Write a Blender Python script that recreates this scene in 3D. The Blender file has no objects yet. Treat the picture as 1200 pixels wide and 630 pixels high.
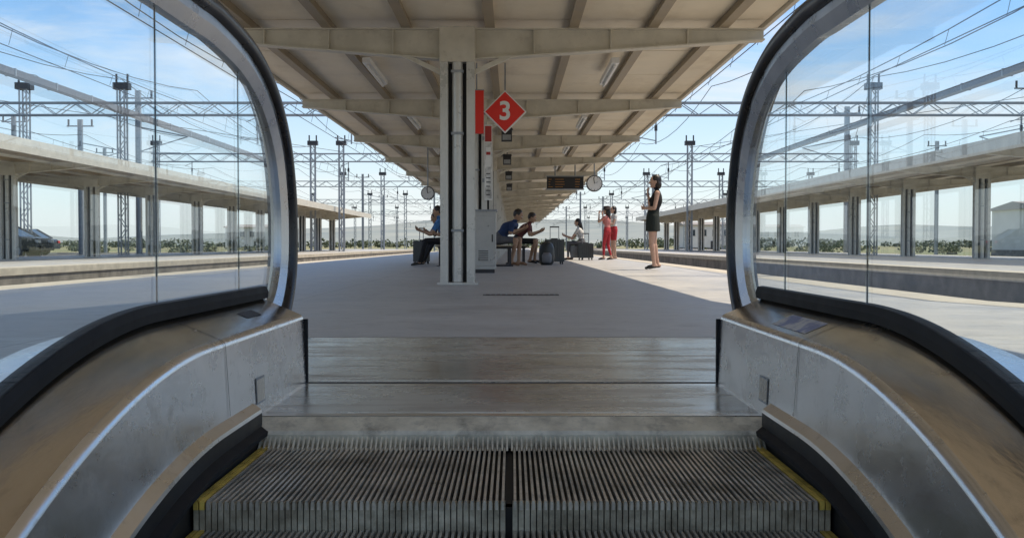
import bpy, bmesh, math, random
import numpy as np
from mathutils import Vector, Matrix, noise as mnoise
random.seed(7); R=math.radians
scene=bpy.context.scene
# ------------------------------------------------------------------ materials
def M(name,col,rough=.6,metal=0.0,var=.15,scale=6.0,bump=0.0,col2=None,bscale=None,stretch=(1,1,1),rvar=.1,lo=.35,hi=.65,spec=.5):
    m=bpy.data.materials.new(name); m.use_nodes=True
    nt=m.node_tree; N=nt.nodes; L=nt.links; b=N['Principled BSDF']
    tc=N.new('ShaderNodeTexCoord'); mp=N.new('ShaderNodeMapping'); mp.inputs['Scale'].default_value=stretch
    L.new(tc.outputs['Object'],mp.inputs[0])
    n=N.new('ShaderNodeTexNoise'); n.inputs['Scale'].default_value=scale; n.inputs['Detail'].default_value=6; n.inputs['Roughness'].default_value=.65
    L.new(mp.outputs[0],n.inputs['Vector'])
    cr=N.new('ShaderNodeValToRGB'); cr.color_ramp.elements[0].position=lo; cr.color_ramp.elements[1].position=hi
    c2=col2 if col2 else [min(1,c*(1+var)) for c in col]
    c1=[c*(1-var) for c in col]
    cr.color_ramp.elements[0].color=(*c1,1); cr.color_ramp.elements[1].color=(*c2,1)
    L.new(n.outputs['Fac'],cr.inputs[0]); L.new(cr.outputs[0],b.inputs['Base Color'])
    mr=N.new('ShaderNodeMapRange'); mr.inputs[1].default_value=.3; mr.inputs[2].default_value=.7
    mr.inputs[3].default_value=max(0,rough-rvar); mr.inputs[4].default_value=min(1,rough+rvar)
    L.new(n.outputs['Fac'],mr.inputs[0]); L.new(mr.outputs[0],b.inputs['Roughness'])
    b.inputs['Metallic'].default_value=metal
    b.inputs['Specular IOR Level'].default_value=spec
    if bump>0:
        n2=N.new('ShaderNodeTexNoise'); n2.inputs['Scale'].default_value=bscale or scale*6; n2.inputs['Detail'].default_value=5
        L.new(mp.outputs[0],n2.inputs['Vector'])
        bp=N.new('ShaderNodeBump'); bp.inputs['Strength'].default_value=bump; bp.inputs['Distance'].default_value=.01
        L.new(n2.outputs['Fac'],bp.inputs['Height']); L.new(bp.outputs[0],b.inputs['Normal'])
    return m
def dirty(m,col,scale=18,stretch=(1,1,1),lo=.55,hi=.72,amt=.7):
    nt=m.node_tree;N=nt.nodes;L=nt.links;b=N['Principled BSDF']
    src=b.inputs['Base Color'].links[0].from_socket; rs=b.inputs['Roughness'].links[0].from_socket
    tc=[n for n in N if n.type=='TEX_COORD'][0]
    mp=N.new('ShaderNodeMapping'); mp.inputs['Scale'].default_value=stretch; mp.inputs['Location'].default_value=(3.3,1.7,.4); L.new(tc.outputs['Object'],mp.inputs[0])
    n=N.new('ShaderNodeTexNoise'); n.inputs['Scale'].default_value=scale; n.inputs['Detail'].default_value=9; n.inputs['Roughness'].default_value=.7; L.new(mp.outputs[0],n.inputs['Vector'])
    r=N.new('ShaderNodeMapRange'); r.inputs[1].default_value=lo; r.inputs[2].default_value=hi; r.inputs[3].default_value=0; r.inputs[4].default_value=amt; L.new(n.outputs['Fac'],r.inputs[0])
    mx=N.new('ShaderNodeMixRGB'); L.new(r.outputs[0],mx.inputs[0]); L.new(src,mx.inputs[1]); mx.inputs[2].default_value=(*col,1); L.new(mx.outputs[0],b.inputs['Base Color'])
    ad=N.new('ShaderNodeMath'); ad.operation='MULTIPLY_ADD'; ad.inputs[1].default_value=.35; L.new(r.outputs[0],ad.inputs[0]); L.new(rs,ad.inputs[2]); L.new(ad.outputs[0],b.inputs['Roughness'])
    return m
def glassmat(name,tint):
    m=bpy.data.materials.new(name); m.use_nodes=True; nt=m.node_tree; N=nt.nodes; L=nt.links
    N.remove(N['Principled BSDF']); out=N['Material Output']
    t=N.new('ShaderNodeBsdfTransparent'); t.inputs[0].default_value=(*tint,1)
    g=N.new('ShaderNodeBsdfGlossy'); g.inputs['Roughness'].default_value=.01; g.inputs[0].default_value=(.9,.95,1,1)
    f=N.new('ShaderNodeLayerWeight'); f.inputs[0].default_value=.5
    pw=N.new('ShaderNodeMath'); pw.operation='POWER'; pw.inputs[1].default_value=4.0; L.new(f.outputs['Facing'],pw.inputs[0])
    ma=N.new('ShaderNodeMath'); ma.operation='MULTIPLY_ADD'; ma.inputs[1].default_value=.45; ma.inputs[2].default_value=.035; L.new(pw.outputs[0],ma.inputs[0])
    mx=N.new('ShaderNodeMixShader'); L.new(ma.outputs[0],mx.inputs[0]); L.new(t.outputs[0],mx.inputs[1]); L.new(g.outputs[0],mx.inputs[2])
    d=N.new('ShaderNodeBsdfDiffuse'); d.inputs[0].default_value=(.7,.74,.76,1)
    tc=N.new('ShaderNodeTexCoord'); n=N.new('ShaderNodeTexNoise'); n.inputs['Scale'].default_value=3; n.inputs['Detail'].default_value=8
    L.new(tc.outputs['Object'],n.inputs['Vector'])
    mr=N.new('ShaderNodeMapRange'); mr.inputs[1].default_value=.35; mr.inputs[2].default_value=.8; mr.inputs[3].default_value=.005; mr.inputs[4].default_value=.06
    L.new(n.outputs['Fac'],mr.inputs[0])
    m2=N.new('ShaderNodeMixShader'); L.new(mr.outputs[0],m2.inputs[0]); L.new(mx.outputs[0],m2.inputs[1]); L.new(d.outputs[0],m2.inputs[2])
    L.new(m2.outputs[0],out.inputs[0]); return m
def platmat(name,c1,c2):
    m=M(name,c1,rough=.5,col2=c2,scale=1.3,bump=.2,bscale=60,rvar=.1,lo=.3,hi=.72)
    nt=m.node_tree;N=nt.nodes;L=nt.links;b=N['Principled BSDF']
    src=b.inputs['Base Color'].links[0].from_socket
    tc=[n for n in N if n.type=='TEX_COORD'][0]
    mp2=N.new('ShaderNodeMapping'); mp2.inputs['Location'].default_value=(1.75,.9,0); L.new(tc.outputs['Object'],mp2.inputs[0])
    br=N.new('ShaderNodeTexBrick'); br.inputs['Scale'].default_value=1; br.offset=0
    br.inputs['Brick Width'].default_value=4.7; br.inputs['Row Height'].default_value=4.4; br.inputs['Mortar Size'].default_value=.006
    br.inputs['Color1'].default_value=(1,1,1,1); br.inputs['Color2'].default_value=(.94,.94,.94,1); br.inputs['Mortar'].default_value=(.6,.6,.6,1)
    L.new(mp2.outputs[0],br.inputs['Vector'])
    n3=N.new('ShaderNodeTexNoise'); n3.inputs['Scale'].default_value=6; n3.inputs['Detail'].default_value=9; n3.inputs['Roughness'].default_value=.75; L.new(tc.outputs['Object'],n3.inputs['Vector'])
    r3=N.new('ShaderNodeValToRGB'); r3.color_ramp.elements[0].position=.3; r3.color_ramp.elements[0].color=(.45,.44,.42,1); r3.color_ramp.elements[1].position=.48
    L.new(n3.outputs['Fac'],r3.inputs[0])
    a=N.new('ShaderNodeMixRGB'); a.blend_type='MULTIPLY'; a.inputs[0].default_value=1; L.new(src,a.inputs[1]); L.new(br.outputs[0],a.inputs[2])
    a2=N.new('ShaderNodeMixRGB'); a2.blend_type='MULTIPLY'; a2.inputs[0].default_value=.6; L.new(a.outputs[0],a2.inputs[1]); L.new(r3.outputs[0],a2.inputs[2])
    L.new(a2.outputs[0],b.inputs['Base Color']); return m
mt={}
mt['plat']=platmat('platform_concrete',(.42,.41,.395),(.54,.525,.495))
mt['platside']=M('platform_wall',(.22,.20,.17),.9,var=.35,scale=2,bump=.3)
mt['coping']=M('coping_stone',(.52,.47,.38),.8,var=.15,scale=4,bump=.2)
mt['ballast']=M('ballast',(.24,.20,.16),.95,var=.5,scale=25,bump=.9,bscale=30)
mt['rail']=M('rail_steel',(.25,.17,.12),.45,.6,var=.3)
mt['sleeper']=M('sleeper_concrete',(.34,.32,.28),.9)
mt['ground']=M('dry_ground',(.34,.28,.15),.95,col2=(.17,.20,.09),scale=.03,bump=.2,lo=.4,hi=.6)
mt['roof']=dirty(M('roof_panel',(.80,.71,.55),.5,var=.06,scale=1.1,bump=.05),(.46,.36,.24),scale=1.6,stretch=(1,.5,1),lo=.5,hi=.8,amt=.45)
mt['roofback']=M('roof_top',(.45,.44,.42),.6)
mt['beam']=dirty(M('beam_paint',(.60,.56,.47),.5,var=.1,scale=3),(.25,.2,.15),scale=6,lo=.55,hi=.8,amt=.5)
mt['purlin']=M('purlin_paint',(.31,.25,.17),.5,var=.15,scale=3)
mt['column']=M('column_paint',(.58,.57,.53),.32,.2,var=.1,scale=3)
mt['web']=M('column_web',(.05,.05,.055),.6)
mt['white']=M('white_paint',(.78,.78,.76),.4,var=.04)
mt['dark']=M('dark_metal',(.03,.03,.035),.45,var=.2)
mt['galv']=M('galvanised_steel',(.30,.32,.34),.5,.3,var=.15)
mt['wire']=M('wire_copper',(.06,.06,.065),.6,.2)
mt['steel']=dirty(M('brushed_stainless',(.74,.67,.57),.18,1.0,var=.08,scale=2.2,bump=.03,bscale=9,stretch=(6,.7,6),rvar=.06),(.34,.29,.23),scale=14,stretch=(2,.5,2),lo=.54,hi=.78,amt=.45)
mt['steel2']=dirty(M('worn_stainless',(.72,.72,.72),.27,1.0,var=.08,scale=3,bump=.04,bscale=30,stretch=(1,1.5,2.5),rvar=.09),(.30,.28,.25),scale=16,lo=.55,hi=.76,amt=.5)
mt['rubber']=M('handrail_rubber',(.018,.018,.02),.30,var=.2)
mt['gasket']=M('black_gasket',(.012,.012,.013),.7,spec=.25)
mt['guide']=M('handrail_guide',(.50,.51,.52),.30,1.0,var=.10,scale=8)
mt['skirt']=M('skirt_black',(.014,.013,.012),.55,var=.4,scale=8)
mt['plate']=dirty(M('landing_plate',(.60,.57,.52),.24,.95,var=.10,scale=3,bump=.03,bscale=60,rvar=.09),(.26,.19,.13),scale=4,stretch=(.5,3,1),lo=.48,hi=.74,amt=.55)
mt['comb']=dirty(M('comb_aluminium',(.66,.59,.45),.5,.2,var=.2,scale=20,bump=.15),(.14,.11,.08),scale=14,lo=.5,hi=.7,amt=.7)
mt['ridge']=dirty(M('step_ridge',(.60,.55,.46),.36,.6,var=.22,scale=10,bump=.1),(.13,.10,.06),scale=7,lo=.45,hi=.70,amt=.8)
mt['tread']=M('step_groove',(.018,.015,.012),.8,var=.5,scale=12)
mt['riser']=dirty(M('step_riser',(.32,.27,.18),.7,.1,col2=(.56,.49,.35),scale=16,bump=.3),(.09,.065,.035),scale=12,lo=.45,hi=.7,amt=.8)
mt['yellow']=M('yellow_paint',(.60,.42,.08),.6,var=.4,scale=20)
mt['glass']=glassmat('balustrade_glass',(.945,.98,.985))
mt['red']=M('sign_red',(.75,.03,.02),.4,var=.04)
mt['black']=M('black_plastic',(.012,.012,.014),.4)
mt['poster']=M('poster_print',(.6,.6,.58),.5,var=.4,scale=6)
mt['cab']=M('cabinet_grey',(.40,.40,.39),.35,.4,var=.08)
mt['amber']=M('amber_led',(.7,.3,.03),.5)
mt['wall']=M('white_render',(.66,.64,.60),.8,var=.08,scale=.5)
mt['rooftile']=M('roof_sheet',(.30,.27,.24),.7)
mt['win']=M('window_glass',(.03,.04,.05),.1)
mt['asphalt']=M('asphalt',(.055,.055,.055),.9,bump=.3,scale=10)
mt['hazed_leaf']=M('foliage',(.09,.115,.065),.8,col2=(.15,.17,.10),scale=.25)  # distance haze put into the leaf colour: lighter and greyer
mt['hill']=M('hillside',(.22,.26,.26),1,col2=(.30,.32,.29),scale=.004)
mt['carpaint']=M('car_paint_dark',(.015,.017,.02),.3,0,var=.1)
mt['sticker']=M('worn_sticker',(.25,.27,.42),.5,col2=(.55,.52,.5),scale=22,lo=.45,hi=.55)
mt['longbeam']=M('longbeam_grey',(.13,.13,.14),.6)
# ------------------------------------------------------------------ mesh builder
class MB:
    def __init__(s): s.v=[]; s.f=[]; s.m=[]; s.mats=[]; s.sm=[]
    def mi(s,mat):
        mm=mt[mat] if isinstance(mat,str) else mat
        if mm not in s.mats: s.mats.append(mm)
        return s.mats.index(mm)
    def add(s,vs,fs,mat,smooth=False):
        o=len(s.v); s.v+= [tuple(v) for v in vs]
        k=s.mi(mat)
        for f in fs: s.f.append(tuple(i+o for i in f)); s.m.append(k); s.sm.append(smooth)
    def box(s,a,b,mat):
        x0,y0,z0=a; x1,y1,z1=b
        s.add([(x0,y0,z0),(x1,y0,z0),(x1,y1,z0),(x0,y1,z0),(x0,y0,z1),(x1,y0,z1),(x1,y1,z1),(x0,y1,z1)],
              [(0,3,2,1),(4,5,6,7),(0,1,5,4),(1,2,6,5),(2,3,7,6),(3,0,4,7)],mat)
    def strut(s,p0,p1,w,h,mat):
        p0=Vector(p0);p1=Vector(p1);d=(p1-p0).normalized()
        up=Vector((0,0,1)) if abs(d.z)<.95 else Vector((0,1,0))
        a=d.cross(up).normalized()*w/2; b=a.cross(d).normalized()*h/2
        vs=[p0-a-b,p0+a-b,p0+a+b,p0-a+b,p1-a-b,p1+a-b,p1+a+b,p1-a+b]
        s.add(vs,[(0,3,2,1),(4,5,6,7),(0,1,5,4),(1,2,6,5),(2,3,7,6),(3,0,4,7)],mat)
    def cyl(s,p0,p1,r0,r1=None,n=12,mat='dark',smooth=True,caps=True):
        if r1 is None:r1=r0
        p0=Vector(p0);p1=Vector(p1);d=(p1-p0).normalized()
        up=Vector((0,0,1)) if abs(d.z)<.95 else Vector((0,1,0))
        a=d.cross(up).normalized(); b=a.cross(d).normalized()
        vs=[];
        for p,r in((p0,r0),(p1,r1)):
            for i in range(n):
                t=2*math.pi*i/n; vs.append(p+a*math.cos(t)*r+b*math.sin(t)*r)
        s.add(vs,[(i,(i+1)%n,n+(i+1)%n,n+i) for i in range(n)],mat,smooth)
        if caps:
            s.add(vs[:n],[tuple(range(n))[::-1]],mat); s.add(vs[n:],[tuple(range(n))],mat)
    def rings(s,rs,mat,smooth=True,closed=True,caps=True):
        n=len(rs[0]); vs=[v for r in rs for v in r]; fs=[]
        for k in range(len(rs)-1):
            for i in range(n if closed else n-1):
                j=(i+1)%n; fs.append((k*n+i,k*n+j,(k+1)*n+j,(k+1)*n+i))
        if caps and closed:
            fs.append(tuple(range(n))[::-1]); fs.append(tuple((len(rs)-1)*n+i for i in range(n)))
        s.add(vs,fs,mat,smooth)
    def prism(s,poly,ax,a,b,mat):
        n=len(poly)
        def P(p,t):
            if ax=='x': return (t,p[0],p[1])
            if ax=='y': return (p[0],t,p[1])
            return (p[0],p[1],t)
        vs=[P(p,a) for p in poly]+[P(p,b) for p in poly]
        s.add(vs,[tuple(range(n))[::-1],tuple(range(n,2*n))]+[(i,(i+1)%n,n+(i+1)%n,n+i) for i in range(n)],mat)
    def build(s,name,parent=None,bevel=0,recalc=True):
        me=bpy.data.meshes.new(name); me.from_pydata(s.v,[],s.f)
        for m in s.mats: me.materials.append(m)
        me.polygons.foreach_set('material_index',s.m); me.polygons.foreach_set('use_smooth',s.sm)
        if recalc:
            bm=bmesh.new(); bm.from_mesh(me); bmesh.ops.recalc_face_normals(bm,faces=bm.faces); bm.to_mesh(me); bm.free()
        me.update(); o=bpy.data.objects.new(name,me); scene.collection.objects.link(o)
        if parent: o.parent=parent
        if bevel:
            b=o.modifiers.new('bevel','BEVEL'); b.width=bevel; b.segments=2; b.limit_method='ANGLE'
        return o
def empty(name):
    e=bpy.data.objects.new(name,None); scene.collection.objects.link(e); return e
# ------------------------------------------------------------------ levels
def pz(y): return .10 if y<=3.77 else (0 if y>=8 else .10*(8-y)/(8-3.77))
YE=135
XL,XR=-5.6,3.8
g=MB(); GZ=-.8; W=6000
hx0,hx1,hy0,hy1=-.85,.85,-8.,3.75
xs=[-W,hx0,hx1,W]; ys=[-W,hy0,hy1,W]
for i in range(3):
    for j in range(3):
        if i==1 and j==1: continue
        g.add([(xs[i],ys[j],GZ),(xs[i+1],ys[j],GZ),(xs[i+1],ys[j+1],GZ),(xs[i],ys[j+1],GZ)],[(0,1,2,3)],'ground')
g.build('ground')
p=MB()
def strip(x0,x1,y0,y1,mat='plat'):
    p.add([(x0,y0,pz(y0)),(x1,y0,pz(y0)),(x1,y1,pz(y1)),(x0,y1,pz(y1))],[(0,1,2,3)],mat)
cl,cr_=XL+.45,XR-.45
for (a,b) in((-12,-8),(3.77,8),(8,YE)): strip(cl,cr_,a,b)
strip(cl,-.81,-8,3.77); strip(.81,cr_,-8,3.77)
for (a,b) in((-12,3.77),(3.77,8),(8,YE)):
    strip(XL-.04,cl-.006,a,b,'coping'); strip(cr_+.006,XR+.04,a,b,'coping')
    for x in (XL,XR): 
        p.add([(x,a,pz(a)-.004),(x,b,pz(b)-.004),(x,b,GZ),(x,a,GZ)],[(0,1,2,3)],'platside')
    for x in (XL-.04,XR+.04):
        p.add([(x,a,pz(a)),(x,b,pz(b)),(x,b,pz(b)-.14),(x,a,pz(a)-.14)],[(0,1,2,3)],'coping')
p.add([(XL,YE,0),(XR,YE,0),(XR,YE,GZ),(XL,YE,GZ)],[(0,1,2,3)],'platside')
p.box((-.86,-8,-4.2),(-.81,3.77,.08),'platside'); p.box((.81,-8,-4.2),(.86,3.77,.08),'platside')
p.box((-.86,3.79,-4.2),(.86,3.84,.07),'platside'); p.box((-.86,-8.05,-4.2),(.86,-8,.08),'platside'); p.box((-.86,-8,-4.3),(.86,3.8,-4.2),'platside')
p.build('platform',recalc=False)
d=MB(); 
d.box((-.26,8.85,0.0),(.42,9.05,.005),'dark')
for i in range(14): d.box((-.25+i*.048,8.86,.005),(-.235+i*.048,9.04,.008),'galv')
d.build('drain_cover')
for nm,a,b in(('far_platform',8.2,19.5),('far_platform',-18.8,-9.9)):
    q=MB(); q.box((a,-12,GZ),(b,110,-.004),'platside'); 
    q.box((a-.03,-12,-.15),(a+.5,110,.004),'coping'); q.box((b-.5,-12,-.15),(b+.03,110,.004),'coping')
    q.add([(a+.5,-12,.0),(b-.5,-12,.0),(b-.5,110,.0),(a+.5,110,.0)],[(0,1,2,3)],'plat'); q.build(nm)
q=MB(); q.box((-70,10,GZ),(-19.5,75,-.12),'asphalt')
for i in range(12): q.box((-24,16+i*2.6,-.12),(-19.8,16.1+i*2.6,-.112),'white')
q.build('car_park')
def track(xc,y0,y1):
    t=MB(); w=2.0
    t.prism([(xc-w,GZ+.0),(xc-w+.3,GZ+.12),(xc+w-.3,GZ+.12),(xc+w,GZ)],'y',y0,y1,'ballast')
    for s in(-1,1):
        x=xc+s*.84
        t.box((x-.035,y0,GZ+.16),(x+.035,y1,GZ+.30),'rail'); t.box((x-.07,y0,GZ+.15),(x+.07,y1,GZ+.17),'rail')
    y=y0
    while y<min(y1,150): t.box((xc-1.3,y,GZ+.05),(xc+1.3,y+.25,GZ+.155),'sleeper'); y+=.6
    t.build('railway_track')
for xc in(6.0,-7.75,22.5,26.5): track(xc,-12,500)
# ------------------------------------------------------------------ canopies
def canopy(name,xl,xr,xc,y0,y1,pitch,yfirst,zt,purl,depth0=.11,depth1=.33,fascia=.0,braces=True,colw=.15,lamps=(),colfrom=-99,pipe=True):
    E=empty(name)
    r=MB(); b=MB(); c=MB()
    ys=[]; y=yfirst
    while y>y0: y-=pitch
    y+=pitch
    while y<=y1: ys.append(y); y+=pitch
    bounds=[xl]+list(purl)+[xr]
    cuts=[y0]; y=ys[0]-pitch
    while y<y1:
        for k in range(3):
            yy=y+pitch*k/3
            if y0<yy<y1: cuts.append(yy)
        y+=pitch
    cuts.append(y1)
    for i in range(len(bounds)-1):
        for j in range(len(cuts)-1):
            dz=random.uniform(-.003,.003)
            r.box((bounds[i]+.008,cuts[j]+.008,zt+dz),(bounds[i+1]-.008,cuts[j+1]-.008,zt+.03),'roof')
    r.box((xl,y0,zt+.034),(xr,y1,zt+.09),'roofback')
    r.box((xl-.05,y0,zt-.05-fascia),(xl,y1,zt+.12),'beam'); r.box((xr,y0,zt-.05-fascia),(xr+.05,y1,zt+.12),'beam')
    r.build('roof',E)
    for x in purl: 
        b.box((x-.03,y0,zt-.10),(x+.03,y1,zt-.004),'purlin'); b.box((x-.055,y0,zt-.112),(x+.055,y1,zt-.10),'purlin')
    for yb in ys:
        t=.012
        for s,xe in((-1,xl+.05),(1,xr-.05)):
            poly=[(xe,zt-.12),(xe,zt-.12-depth0),(xc+s*.18,zt-.12-depth1),(xc+s*.18,zt-.12)]
            b.prism(poly,'y',yb-t,yb+t,'beam')
            b.strut((xe,yb,zt-.12-depth0-.008),(xc+s*.18,yb,zt-.12-depth1-.008),.15,.016,'beam')
            b.box((min(xe,xc+s*.18),yb-.075,zt-.125),(max(xe,xc+s*.18),yb+.075,zt-.112),'beam')
            for k in range(1,4):
                x=xe+(xc-xe)*k/4; dd=depth0+(depth1-depth0)*k/4
                b.box((x-.006,yb-.07,zt-.12-dd),(x+.006,yb+.07,zt-.125),'beam')
            if braces and yb>=colfrom:
                b.strut((xc+s*.16,yb-.03,zt-.62),(xc+s*.62,yb-.03,zt-.41),.05,.05,'beam')
        hw=colw
        if yb>=colfrom:
          for s in(-1,1):
            x=xc+s*hw
            c.box((x-.045,yb-.11,pz(yb)),(x+.045,yb-.098,zt-.1),'column')
            c.box((x-.045,yb+.098,pz(yb)),(x+.045,yb+.11,zt-.1),'column')
            c.box((x-.006,yb-.098,pz(yb)),(x+.006,yb+.098,zt-.1),'column')
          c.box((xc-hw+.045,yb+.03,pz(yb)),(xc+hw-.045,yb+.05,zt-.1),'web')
          if pipe:
            c.cyl((xc+.0,yb-.05,pz(yb)+.03),(xc+.0,yb-.05,zt-.1),.062,n=16,mat='column')
            for z in(.6,1.7,2.4): c.box((xc-.07,yb-.115,z),(xc+.07,yb-.03,z+.03),'galv')
          c.box((xc-hw-.08,yb-.16,pz(yb)),(xc+hw+.08,yb+.16,pz(yb)+.025),'column')
        c.box((xc-hw-.05,yb-.125,zt-.5),(xc+hw+.05,yb+.125,zt-.11),'beam')
        for x in lamps:
            b.box((x-.05,yb+1.6,zt-.2),(x+.05,yb+3.4,zt-.13),'white'); b.cyl((x,yb+1.7,zt-.225),(x,yb+3.3,zt-.225),.02,n=8,mat='white')
    b.build('beams',E); c.build('columns',E); return E
ZT=3.02
canopy('platform_canopy',-3.6,2.92,-.62,.3,104,5.5,11.4,ZT,[-3.0,-2.1,-1.2,-.25,.7,1.6,2.4],lamps=(-1.9,1.35),colfrom=8)
canopy('opposite_canopy',12.5,18.6,15.3,4,100,6.0,26.4,3.1,[13.8,15.,16.2,17.4],fascia=.2,colw=.2)
canopy('opposite_canopy',-18.4,-12.5,-15.2,4,88,6.0,36,3.05,[-17.4,-16.2,-15,-13.8],fascia=.2,colw=.2)
# ------------------------------------------------------------------ escalator
def gd(y):
    if y>=1.75: return 0.
    if y>=.85: return -(1.8-math.sqrt(1.8**2-(1.75-y)**2))
    return -.2412-(.85-y)*.57735
ESC=empty('escalator')
st=MB(); k=0; y1=1.97
while y1>-4.4:
    y0=y1-(.425 if k==0 else .4)
    z=.050 if k==0 else (.004 if k==1 else .05+gd(y0+.04))
    back=y1+(.06 if k==0 else 0)
    st.box((-.5,y0+.008,z-.03),(.5,back,z-.012),'tread')
    fine= k<3
    nr=104 if fine else 52; pit=1.0/nr
    for i in range(nr):
        x=-.5+pit*(i+.5)
        if i==nr//2-1 : continue
        mtx='yellow' if (i<2 or i>=nr-2) else 'ridge'
        w_=.40 if mtx=='yellow' else .22
        st.box((x-pit*w_,y0,z-.014),(x+pit*w_,back,z+random.uniform(-.0006,.0006)),mtx)
        st.box((x-pit*.40,y0+.002,z-.26),(x+pit*.40,y0+.02,z-.004),'riser')
    st.box((-.5,y0+.012,z-.26),(.5,y0+.03,z-.012),'tread')
    y1=y0; k+=1
st.build('steps',ESC)
lp=MB()
lp.prism([(2.03,.0985),(1.98,.079),(1.975,.072),(1.975,.045),(2.03,.045)],'x',-.522,.522,'comb')
for i in range(105):
    x=-.5+(i)/104.; lp.prism([(1.975,.068),(1.945,.046),(1.975,.040)],'x',x-.0018,x+.0018,'comb')
lp.box((-.524,2.033,.06),(.524,2.50,.100),'plate')
lp.box((-.524,2.506,.06),(.524,2.535,.0985),'dark')
lp.box((-.80,2.54,.06),(.80,3.20,.100),'plate'); lp.box((-.80,3.202,.06),(.80,3.755,.100),'plate')
lp.box((-.81,3.757,.05),(.81,3.775,.097),'gasket'); 
for i in range(104):
    y=2.56+i*.0115; 
    if abs(y-3.2)<.012 or y>3.74: continue
    lp.box((-.785,y,.10),(.785,y+.007,.1008),'plate')
for i in range(36):
    y=2.07+i*.0115; lp.box((-.515,y,.10),(.515,y+.007,.1008),'plate')
for x in(-.76,.76):
    for y in(2.58,3.16,3.25,3.71): lp.cyl((x,y,.0995),(x,y,.1025),.009,n=10,mat='galv')
lp.build('landing_plate',ESC)
def frange(a,b,n): return [a+(b-a)*i/n for i in range(n+1)]
ysw=[2.52,2.3,2.0,1.9]+frange(1.75,.85,26)+[.4,-.5,-1.5,-4.4]
for s in(-1,1):
    B=MB()
    def sweep(sec,ys,mat,smooth=False):
        rs=[[(s*u,y,z+gd(y)) for u,z in sec] for y in ys]
        B.rings(rs,mat,smooth=smooth,closed=False,caps=False)
    low=[y for y in ysw if y<=2.0]
    sweep([(.505,-.7),(.505,.112)],low,'skirt',True)
    sweep([(.505,.085),(.488,.078),(.488,.070),(.505,.066)],low,'gasket')
    sweep([(.505,.112),(.5065,.119),(.523,.131)],low,'steel2',False)
    sweep([(.523,.131),(.530,.262)],low,'steel2',True)
    B.add([(s*.505,2.0,.112),(s*.505,2.0,.0),(s*.5235,2.0,.0),(s*.523,2.0,.131)],[(0,1,2,3)],'steel2')
    sweep([(.522,.06),(.530,.262)],[2.0,2.52],'steel2')
    sweep([(.530,.262),(.5315,.2675),(.536,.273),(.543,.2765)],ysw,'steel2',True)
    sweep([(.543,.2765),(.632,.314)],ysw,'steel',True)
    sweep([(.632,.314),(.620,.316),(.618,.332),(.6235,.345),(.6375,.347)],ysw,'gasket')
    sweep([(.6352,.345),(.652,.343),(.657,.330),(.657,.314)],ysw,'gasket')
    sweep([(.657,.318),(.78,.292),(.798,.28),(.80,.26),(.80,-.9)],ysw,'steel2')
    y=2.52; B.add([(s*u,y,z) for u,z in[(.522,.06),(.530,.262),(.536,.273),(.543,.2765),(.632,.314),(.674,.316),(.78,.292),(.80,.26),(.80,.06)]],[tuple(range(9))],'steel2')
    B.box((min(s*.520,s*.531),2.5205,.1),(max(s*.520,s*.531),2.530,.262),'gasket')
    for yj in(1.83,.6):
        e=.0012
        sec=[(.522-e,.134),(.530-e,.262),(.5315-e,.268+e),(.536,.273+e),(.543,.2765+e),(.617,.3075+e)]
        rs=[[(s*u,yy,z+gd(yy)) for u,z in sec] for yy in(yj-.0012,yj+.0012)]
        B.rings(rs,'gasket',False,False,False)
    pu=lambda z:.522+(z-.06)*.0396-.0015
    B.add([(s*pu(z_),y_,z_) for y_,z_ in[(2.03,.122),(2.10,.122),(2.10,.176),(2.03,.176)]],[(0,1,2,3)],'galv')
    B.add([(s*(pu(z_)-.0006),y_,z_) for y_,z_ in[(2.034,.126),(2.096,.126),(2.096,.172),(2.034,.172)]],[(0,1,2,3)],'plate')
    def lab(y0,y1,u0,u1,mat):
        f=lambda u:.2765+(u-.543)*(.314-.2765)/(.632-.543)+.0009
        B.add([(s*u0,y0,f(u0)),(s*u1,y0,f(u1)),(s*u1,y1,f(u1)),(s*u0,y1,f(u0))],[(0,1,2,3)],mat)
    if s<0: lab(2.16,2.28,.575,.60,'dark')
    else: lab(1.88,2.12,.555,.60,'sticker')
    B.build('balustrade_cladding',ESC,recalc=False)
    ctrl=[(1.95,.946),(2.08,.945),(2.33,.918),(2.53,.85),(2.67,.735),(2.735,.60),(2.75,.47),(2.73,.36),(2.66,.265),(2.55,.205),(2.45,.185)]
    pts=[(y,.946+gd(y)) for y in[-4.4,-2,-.5,.4]+frange(.85,1.75,22)]
    cp=[(1.85,.946)]+ctrl+[(2.35,.18)]
    for i in range(1,len(cp)-2):
        for t in frange(0,1,6)[:-1]:
            a,b,c,d_=[np.array(cp[i+j]) for j in(-1,0,1,2)]
            q=.5*((2*b)+(c-a)*t+(2*a-5*b+4*c-d_)*t*t+(-a+3*b-3*c+d_)*t**3); pts.append(tuple(q))
    pts.append(ctrl[-1])
    pts=np.array(pts); tg=np.gradient(pts,axis=0); tg/=np.linalg.norm(tg,axis=1)[:,None]
    nm=np.stack([-tg[:,1],tg[:,0]],1)
    def loopsweep(name,sec,mat,smooth=True):
        H=MB(); rs=[]
        for P_,n_ in zip(pts,nm):
            rs.append([(s*.63+u,P_[0]+n_[0]*n,P_[1]+n_[1]*n) for u,n in sec])
        H.rings(rs,mat,smooth); return H.build(name,ESC)
    loopsweep('handrail',[(-.030,-.033),(-.038,-.028),(-.041,-.014),(-.037,-.005),(-.028,0),(.028,0),(.037,-.005),(.041,-.014),(.038,-.028),(.030,-.033)],'rubber')
    loopsweep('handrail_guide',[(-.024,-.034),(.024,-.034),(.024,-.052),(.010,-.078),(-.010,-.078),(-.024,-.052)],'guide',False)
    inn=[(P_[0]-n_[0]*.07,P_[1]-n_[1]*.07) for P_,n_ in zip(pts,nm)]
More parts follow.
